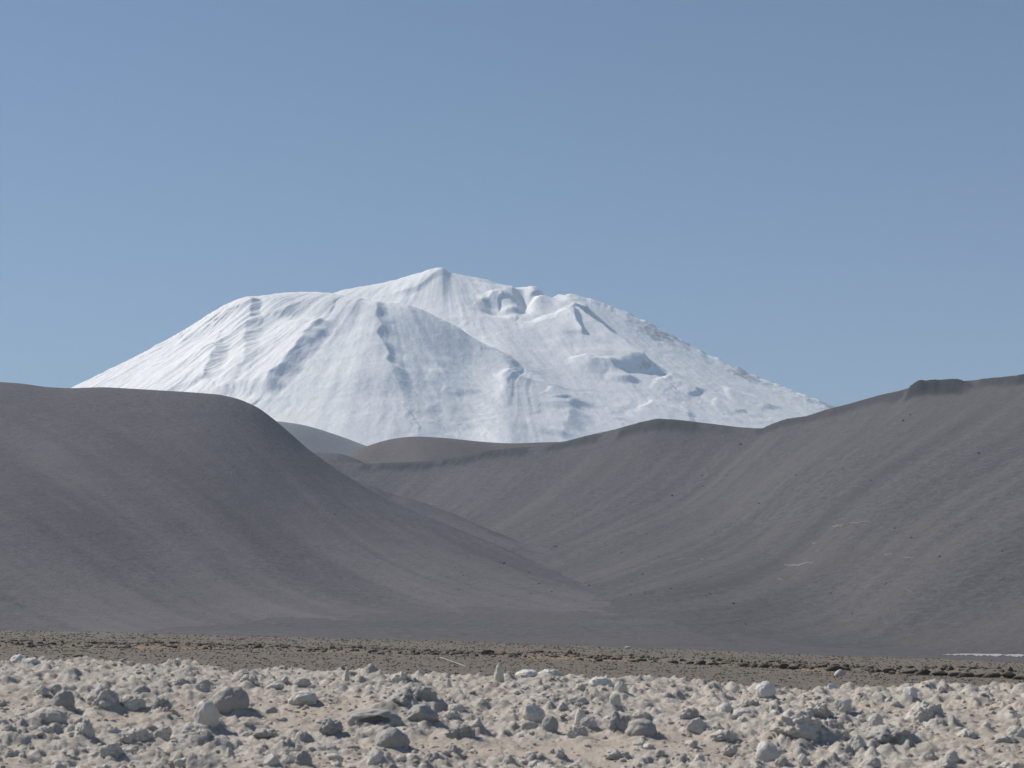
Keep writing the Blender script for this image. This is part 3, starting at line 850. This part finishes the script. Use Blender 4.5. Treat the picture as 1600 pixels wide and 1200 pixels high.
# more loose lumps between them
n = 0
styles = ['craggy', 'smooth', 'knobby', 'angular', 'craggy', 'knobby']
while n < 195:
    px, py = random.uniform(-30, 1630), 1052 + 160 * random.random() ** 0.8
    if py < 1050 + 26 * px / 1600 + 4: continue
    x, y = on_salt(px, py)
    size = random.choice((0.022, 0.028, 0.034, 0.042, 0.055)) * random.uniform(0.8, 1.25)
    if any(math.hypot(x - q[0], (y - q[1]) * 0.6) < q[2] * 1.0 + size * 0.6 for q in taken): continue
    taken.append((x, y, size))
    o = obj('salt_rock', shape(random.choice(styles), random.randrange(5), random.choice((R_, R_, R_, P_)), 4))
    o.scale = (size * random.uniform(0.9, 1.4), size * random.uniform(0.8, 1.1), size * random.uniform(0.8, 1.3))
    o.location = (x, y, salt_z(x, y) - size * 0.25)
    o.rotation_euler = (random.uniform(-.3, .3), random.uniform(-.3, .3), random.uniform(0, 6.3))
    tag(o, SMALL, 'rock', LUMPS)
    n += 1

# lumps without a look of their own are told apart by the landmark nearest to them
ANCHOR = {98: 'dark rounded boulder', 158: 'tall craggy clump', 323: 'upright pale boulder', 361: 'big dark domed boulder', 299: 'flat wedge boulder', 642: 'big craggy block', 583: 'ledge with the cavity',
          611: 'rounded grey boulder', 779: 'tall salt spire', 968: 'pointed grey boulder', 834: 'pale bright-topped boulder', 970: 'ball shaped lump', 1250: 'biggest knobby boulder', 1201: 'egg shaped boulder',
          1092: 'pyramid boulder', 1198: 'round white boulder', 1456: 'cauliflower mound', 1392: 'long dark block', 1425: 'tilted white stone', 423: 'pale angular boulder', 515: 'dark knobby lump', 27: 'white skyline block', 127: 'overhanging lump'}
ANC = [(r[0], r[1], ANCHOR[r[0]]) for r in ROCKS if r[0] in ANCHOR and r[6]]
ORD = ['nearest', 'second nearest', 'third nearest', 'fourth nearest', 'fifth nearest', 'sixth nearest', 'seventh nearest', 'eighth nearest', 'ninth nearest', 'tenth nearest', 'eleventh nearest', 'twelfth nearest', 'thirteenth nearest', 'fourteenth nearest', 'fifteenth nearest', 'sixteenth nearest', 'seventeenth nearest']
buckets = {}
for o in [q for q in COL.objects if q.get('label') == SMALL]:
    u, v = project(*o.location)
    d, a_ = min((math.hypot(u - q[0], (v - q[1]) * 2), q) for q in ANC)
    du, dv = u - a_[0], (v - a_[1]) * 2
    way = ('left of' if du < 0 else 'right of') if abs(du) > abs(dv) else ('behind' if dv < 0 else 'in front of')
    buckets.setdefault((a_[2], way), []).append((d, o.name))
for (nm, way), lst in buckets.items():
    for r_, (d, on) in enumerate(sorted(lst)):
        COL.objects[on]['label'] = '%s small pale lump %s the %s' % (ORD[min(r_, 16)], way, nm)

def scatter(name, pts, sizes, sub, material, zsq=(0.6, 1.0), smooth=False):
    """many crumbs joined into one mesh"""
    v, f = ICO[sub] if sub else (None, None)
    nv = len(v); k = len(pts)
    base_var = []
    for q in range(8):
        r = 1 + 0.55 * (rng.random(nv) - 0.5); base_var.append(v * r[:, None])
    base_var = np.array(base_var)
    V = base_var[rng.integers(0, 8, k)]
    sc = np.stack([rng.uniform(0.8, 1.4, k), rng.uniform(0.8, 1.2, k), rng.uniform(*zsq, k)], -1) * np.asarray(sizes)[:, None]
    V = V * sc[:, None, :]
    an = rng.uniform(0, 6.28, k); c, s_ = np.cos(an)[:, None], np.sin(an)[:, None]
    V = np.stack([V[..., 0] * c - V[..., 1] * s_, V[..., 0] * s_ + V[..., 1] * c, V[..., 2]], -1) + np.asarray(pts)[:, None, :]
    F = f[None] + (np.arange(k) * nv)[:, None, None]
    return obj(name, mesh_from(name, V.reshape(-1, 3), F.reshape(-1, 3), 3, smooth), material)

pts, sizes = [], []
cand_y = np.exp(rng.uniform(math.log(13.2), math.log(20.5), 9000)); cand_x = rng.uniform(-1, 1, 9000) * (0.285 * cand_y + 0.3)
dens = fbm(cand_x * 0.8, cand_y * 0.6, 3, 11) + rng.normal(0, 0.35, 9000)
for x, y, d in zip(cand_x, cand_y, dens):
    if d < -0.12: continue
    s_ = 0.007 + 0.020 * rng.random() ** 3
    pts.append((x, y, salt_z(x, y) + s_ * 0.1)); sizes.append(s_)
o = scatter('salt_rubble', pts, sizes, 1, M_SALT)
dt = o.data.attributes.new('dirt', 'FLOAT', 'POINT'); dt.data.foreach_set('value', np.repeat(rng.uniform(0, 0.7, len(pts)), len(ICO[1][0])).astype(np.float32))
tag(o, 'countless small salt crumbs strewn over the crust', kind='stuff')

# ------------------------------------------------------------------ things on the gravel plain
gpts, gs = [], []
cy = np.exp(rng.uniform(math.log(27), math.log(158), 24000)); cx = rng.uniform(-1, 1, 24000) * (0.28 * cy + 1)
gz, _ = gravel_height(cx, cy)
near_berm = np.exp(-((cy - berm_y(cx)) / 4) ** 2)
for x, y, z, nb in zip(cx, cy, gz, near_berm):
    s_ = (0.010 + 0.00034 * y) * (0.5 + 1.0 * rng.random() ** 3 + 0.9 * nb * rng.random() ** 3)
    gpts.append((x, y, z + s_ * 0.15)); gs.append(s_)
for i in range(2600):                                                  # rubble thrown up along the bank
    x = rng.uniform(-26, 22); y = berm_y(x) + rng.normal(-0.5, 1.7)
    z, _ = gravel_height(np.array(x), np.array(y)); s_ = 0.03 + 0.10 * rng.random() ** 4
    gpts.append((x, y, float(z) + s_ * 0.2)); gs.append(s_)
o = scatter('gravel', gpts, gs, 1, M_STONE)
tag(o, 'loose brown gravel and stones covering the plain', kind='stuff')

CLODS = [(20, 1003, 12, 6), (58, 1005, 14, 6), (172, 1007, 12, 6), (238, 1010, 14, 6), (325, 1011, 12, 7), (372, 1012, 10, 5), (402, 1014, 14, 7), (445, 1015, 11, 5), (495, 1017, 10, 5),
         (595, 1023, 11, 6), (650, 1022, 10, 6), (678, 1023, 13, 7), (718, 1023, 16, 8), (762, 1024, 18, 10), (800, 1026, 12, 6), (838, 1025, 18, 9), (905, 1031, 12, 6), (935, 1033, 12, 6), (990, 1034, 14, 7),
         (1052, 1037, 14, 7), (1078, 1037, 10, 5), (1095, 1038, 15, 8), (1116, 1039, 16, 6), (1134, 1039, 14, 6), (1163, 1041, 16, 7), (1176, 1042, 12, 6), (1193, 1043, 14, 7), (1212, 1043, 12, 5), (1225, 1044, 14, 9),
         (1239, 1045, 16, 6), (1278, 1045, 18, 8), (1303, 1047, 20, 9), (1320, 1047, 16, 7), (1360, 1048, 20, 9), (1388, 1050, 20, 8), (1418, 1052, 18, 6), (1443, 1053, 17, 9), (1470, 1055, 22, 8), (1492, 1056, 18, 7),
         (1510, 1057, 20, 8), (1530, 1057, 14, 6), (1550, 1058, 22, 8), (1577, 1058, 18, 10), (1596, 1061, 20, 6)]
clod_me = [rock_mesh('earth_clod', 'craggy', 40 + q, 3, M_CLOD) for q in range(5)]
clods = []
for i, (px, py, w, h) in enumerate(CLODS):
    x, y = on_plain(px, py); k = y / FPX
    o = obj('earth_clod', clod_me[i % 5])
    o.scale = (w * k * 0.68, w * k * 0.42, h * k * 0.95)
    z, _ = gravel_height(np.array(x), np.array(y))
    o.location = (x, y, plain_z(x, y) - h * k * 0.1 if px > 1040 else float(z) - 0.04)
    o.rotation_euler = (0, 0, random.uniform(-0.5, 0.5))
    clods.append((px, o))
    tag(o, None, 'clod', 'dark clods along the bank')

marks = [(0, 'picture edge'), (655, 'white skyline stone'), (779, 'tall salt spire'), (1198, 'round white boulder'), (1314, 'leaning pale slab'), (1600, 'picture edge')]
seen_ = {}
for px, o in sorted(clods, key=lambda q: min(abs(q[0] - m_[0]) for m_ in marks)):
    m_ = min(marks, key=lambda q: abs(px - q[0])); way = 'left' if px < m_[0] else 'right'
    n_ = seen_[(m_, way)] = seen_.get((m_, way), -1) + 1
    first = ORD[min(n_, 12)].replace('nearest', '').strip() or 'first'
    o['label'] = '%s dark earth clod of the bank counted %s' % (first, ('rightwards from the left ' if m_[0] == 0 else 'leftwards from the right ' if m_[0] == 1600 else way + 'wards from the ') + m_[1])

def plain_rock(name, px, py, w, h, me, label, cat, rot=(0, 0, 0), d=0.7):
    x, y = on_plain(px, py); k = y / FPX
    o = obj(name, me); o.scale = (w * k / 2, w * k / 2 * d, h * k)
    z, _ = gravel_height(np.array(x), np.array(y))
    o.location = (x, y, float(z) - h * k * 0.08); o.rotation_euler = rot
    return tag(o, label, cat)
plain_rock('boulder', 1357, 1025, 7, 7, rock_mesh('boulder', 'angular', 61, 3, M_CLOD), 'small dark stone on the gravel rim, left of the pale salt strip', 'rock')
plain_rock('boulder', 1370, 1026, 9, 4, rock_mesh('boulder', 'craggy', 62, 3, M_STONE), 'low grey stone beside the dark stone on the gravel rim', 'rock')
plain_rock('boulder', 443, 993, 9, 6, rock_mesh('boulder', 'craggy', 63, 3, M_STONE), 'lone stone bump on the far rim of the gravel plain left of centre', 'rock')
plain_rock('white_stone', 1314, 1055, 17, 11, shape('slab', 3, M_PALE, 3), 'pale slab leaning on the dark earth clods of the bank', 'rock', (0, -0.6, 0))
plain_rock('white_stone', 981, 1013, 11, 4, shape('angular', 4, M_PALE, 3), 'small white stone near the far rim of the gravel plain at centre', 'rock')
plain_rock('white_stone', 1170, 1018, 7, 3, shape('smooth', 4, M_PALE, 3), 'tiny white stone on the rim of the gravel plain right of centre', 'rock')
plain_rock('boulder', 122, 1030, 18, 6, rock_mesh('boulder', 'smooth', 64, 3, M_STONE), 'flat brown stone on the gravel above the skyline white blocks', 'rock')

# pale stick lying on the gravel
ax, ay = on_plain(688, 1030); bx_, by_ = on_plain(727, 1047)
za, _ = gravel_height(np.array(ax), np.array(ay)); zb, _ = gravel_height(np.array(bx_), np.array(by_))
def tube(name, pts, r, material, seg=6):
    V, F = [], []
    for i, p in enumerate(pts):
        a = Vector(pts[min(i + 1, len(pts) - 1)]) - Vector(pts[max(i - 1, 0)]); a.normalize()
        u = a.cross(Vector((0, 0, 1))).normalized(); w = a.cross(u)
        for s_ in range(seg):
            t = 2 * math.pi * s_ / seg; q = Vector(p) + (u * math.cos(t) + w * math.sin(t)) * r * (1 - 0.4 * i / len(pts)); V.append(q[:])
    for i in range(len(pts) - 1):
        for s_ in range(seg):
            F.append([i * seg + s_, i * seg + (s_ + 1) % seg, (i + 1) * seg + (s_ + 1) % seg, (i + 1) * seg + s_])
    return obj(name, mesh_from(name, V, F, 4), material)
sp_ = [(ax + (bx_ - ax) * t, ay + (by_ - ay) * t, float(za) + (float(zb) - float(za)) * t + 0.05) for t in np.linspace(0, 1, 9)]
tag(tube('stick', sp_, 0.009, M_PALE), 'thin straight pale stick lying slantwise on the gravel left of the spire', 'stick')

# ------------------------------------------------------------------ on the hills
def sampler(gx, gy, Z):
    def f(x, y):
        j = int(np.clip(np.searchsorted(gx, x) - 1, 0, len(gx) - 2)); i = int(np.clip(np.searchsorted(gy, y) - 1, 0, len(gy) - 2))
        fx = (x - gx[j]) / (gx[j + 1] - gx[j]); fy = (y - gy[i]) / (gy[i + 1] - gy[i])
        return (Z[i, j] * (1 - fx) + Z[i, j + 1] * fx) * (1 - fy) + (Z[i + 1, j] * (1 - fx) + Z[i + 1, j + 1] * fx) * fy
    return f
hill_z, ridge_z = sampler(hx, hy, HZ), sampler(rx, ry, RZ)
def ground_hit(px, py):
    """first hill met along the view ray through a photograph pixel"""
    d = np.array(at(px, py, 1.0)) - np.array((0, 0, EYE))
    for Y in np.arange(560, 2480, 6.0):
        x, z = d[0] * Y, EYE + d[2] * Y
        g = float(fan_z(x, Y))
        if hx[0] < x < hx[-1] and hy[0] < Y < hy[-1]: g = max(g, hill_z(x, Y))
        if rx[0] < x < rx[-1] and ry[0] < Y < ry[-1]: g = max(g, ridge_z(x, Y))
        if g >= z: return x, Y, g
    return None

SPOTS = [(724, 901, 4), (1004, 898, 5), (985, 930, 4), (1007, 926, 5), (920, 916, 5), (862, 926, 4), (829, 928, 4), (787, 881, 6), (842, 913, 5), (1048, 921, 5), (1110, 930, 4), (1146, 945, 6),
         (1103, 933, 4), (1182, 962, 3), (1165, 976, 4), (1298, 928, 4), (1331, 961, 4), (1529, 709, 6), (1186, 789, 5), (1097, 744, 4), (1104, 731, 3), (1098, 761, 4), (1050, 776, 5), (1566, 865, 5), (1468, 871, 6),
         (1411, 660, 6), (1422, 649, 4), (1157, 695, 5), (1244, 743, 4), (1361, 752, 4), (1398, 826, 5), (1424, 843, 5)]
for _ in range(70):
    c = random.random()
    if c < 0.45: SPOTS.append((random.gauss(920, 130), random.gauss(885, 45), random.uniform(2.0, 4.2)))
    elif c < 0.7: SPOTS.append((random.gauss(760, 110), random.gauss(870, 35), random.uniform(2.0, 3.8)))
    else: SPOTS.append((random.uniform(950, 1600), random.uniform(720, 960), random.uniform(1.8, 3.6)))
b_me = [rock_mesh('boulder', 'angular', 70 + q, 2, M_BOULDER, False) for q in range(5)]
for i, (px, py, w) in enumerate(SPOTS):
    hit = ground_hit(px, py)
    if hit is None or hit[1] > 2300: continue
    k = hit[1] / FPX
    o = obj('boulder', b_me[i % 5]); o.scale = (w * k * 0.42, w * k * 0.4, w * k * 0.5)
    o.location = (hit[0], hit[1], hit[2] - w * k * 0.12); o.rotation_euler = (0, 0, random.uniform(0, 6.3))
    tag(o, 'dark boulder dotted on the lower scree slopes of the valley', 'boulder', 'dark boulders on the scree')

m_sn, nt_, b_ = mat('old_snow', 0.8, 0.2); b_.inputs['Base Color'].default_value = (0.20, 0.19, 0.18, 1)
STREAKS = [([(1297, 825), (1310, 823), (1320, 821)], 2.2, 'upper pale snow streak on the right ridge, left half'), ([(1327, 819), (1342, 817), (1359, 816)], 1.3, 'upper pale snow streak on the right ridge, thin right half'),
           ([(1218, 889), (1232, 885), (1250, 884), (1262, 881), (1278, 878)], 2.6, 'long branching snow streak low on the right ridge'), ([(1225, 883), (1234, 885)], 1.6, 'short snow branch above the long low streak'),
           ([(1215, 907), (1224, 907)], 2.2, 'tiny snow dab just under the long low streak'), ([(1056, 876), (1069, 874)], 2.0, 'short snow dash near the valley mouth, left of two'),
           ([(1094, 874), (1102, 874)], 2.0, 'short snow dash near the valley mouth, right of two'), ([(1381, 868), (1394, 869)], 1.2, 'faint snow dash above the lowest snow row, left one'),
           ([(1412, 872), (1428, 874)], 1.2, 'faint snow dash above the lowest snow row, right one'), ([(1269, 852), (1276, 850)], 1.8, 'lone snow dab between the upper streak and the long low streak')]
ROW = [[(1330, 918), (1340, 914)], [(1345, 916), (1358, 911)], [(1352, 904), (1366, 900)], [(1368, 913), (1378, 911)],
       [(1383, 914), (1393, 909)], [(1402, 911), (1412, 907)], [(1418, 910), (1424, 907)], [(1412, 925), (1432, 924)]]
def streak_patch(pts, w, label, group=None):
    hits = []
    for (a, b), (c, d) in zip(pts[:-1], pts[1:]):
        for t in np.linspace(0, 1, 5)[:-1]: hits.append(ground_hit(a + (c - a) * t, b + (d - b) * t))
    hits.append(ground_hit(*pts[-1])); hits = [q for q in hits if q]
    if len(hits) < 2: return
    V, F = [], []
    for i, (x, y, z) in enumerate(hits):
        e = math.sin(math.pi * (i + 0.4) / (len(hits) - 0.2)) * (0.6 + 0.6 * random.random())
        hw = w * y / FPX * 1.2 * e
        zf, zb = max(ridge_z(x, y - hw), float(fan_z(x, y - hw))), max(ridge_z(x, y + hw), float(fan_z(x, y + hw)))
        V += [(x, y - hw, zf - 0.1), (x, y - hw * 0.8, zf + 0.30), (x, y + hw * 0.8, zb + 0.30), (x, y + hw, zb - 0.1)]
    for i in range(len(hits) - 1):
        for s_ in range(3): F.append([i * 4 + s_, (i + 1) * 4 + s_, (i + 1) * 4 + s_ + 1, i * 4 + s_ + 1])
    tag(obj('snow_patch', mesh_from('snow_patch', V, F, 4), m_sn), label, 'snow', group)
for p, w, l in STREAKS: streak_patch(p, w, l)
for r_, p in enumerate(sorted(ROW, key=lambda q: q[0][0])):
    streak_patch(p, 1.0, '%s small snow dash of the low row counted from the long streak' % ('first second third fourth fifth sixth seventh eighth ninth'.split()[r_]), 'row of small snow dashes')

# white strip of salt on the basin floor
V, F = [], []
us = np.linspace(1472, 1780, 90)
for i, u in enumerate(us):
    wv = float(fbm(np.array(u / 14.0), np.array(0.5), 4, 201)); wv2 = float(fbm(np.array(u / 9.0), np.array(7.5), 4, 202))
    mid = 1022.9 + 0.9 * math.sin(u / 31.0) + 0.3 * wv; half = (0.25 + 1.5 * min(1, (u - 1470) / 45)) * (0.75 + 0.7 * wv2)
    for v_ in (mid + max(half, 0.15), mid - max(half, 0.15)):
        dd = np.array(at(u, v_, 1.0)) - np.array((0, 0, EYE)); k = (FLOOR + 0.35 - EYE) / dd[2]
        V.append((dd[0] * k, dd[1] * k, FLOOR + 0.35))
V = np.array(V); V = np.concatenate([V, V - np.array((0, 0, 0.8))])
n_ = len(us); m_ = 2 * n_
for i in range(n_ - 1):
    F.append([2 * i, 2 * i + 2, 2 * i + 3, 2 * i + 1]); F.append([2 * i, m_ + 2 * i, m_ + 2 * i + 2, 2 * i + 2])
tag(obj('salt_patch', mesh_from('salt_patch', V, F, 4, False), M_DULL_SHADED), 'thin pale strip of salt beyond the gravel rim at the right edge', 'salt')
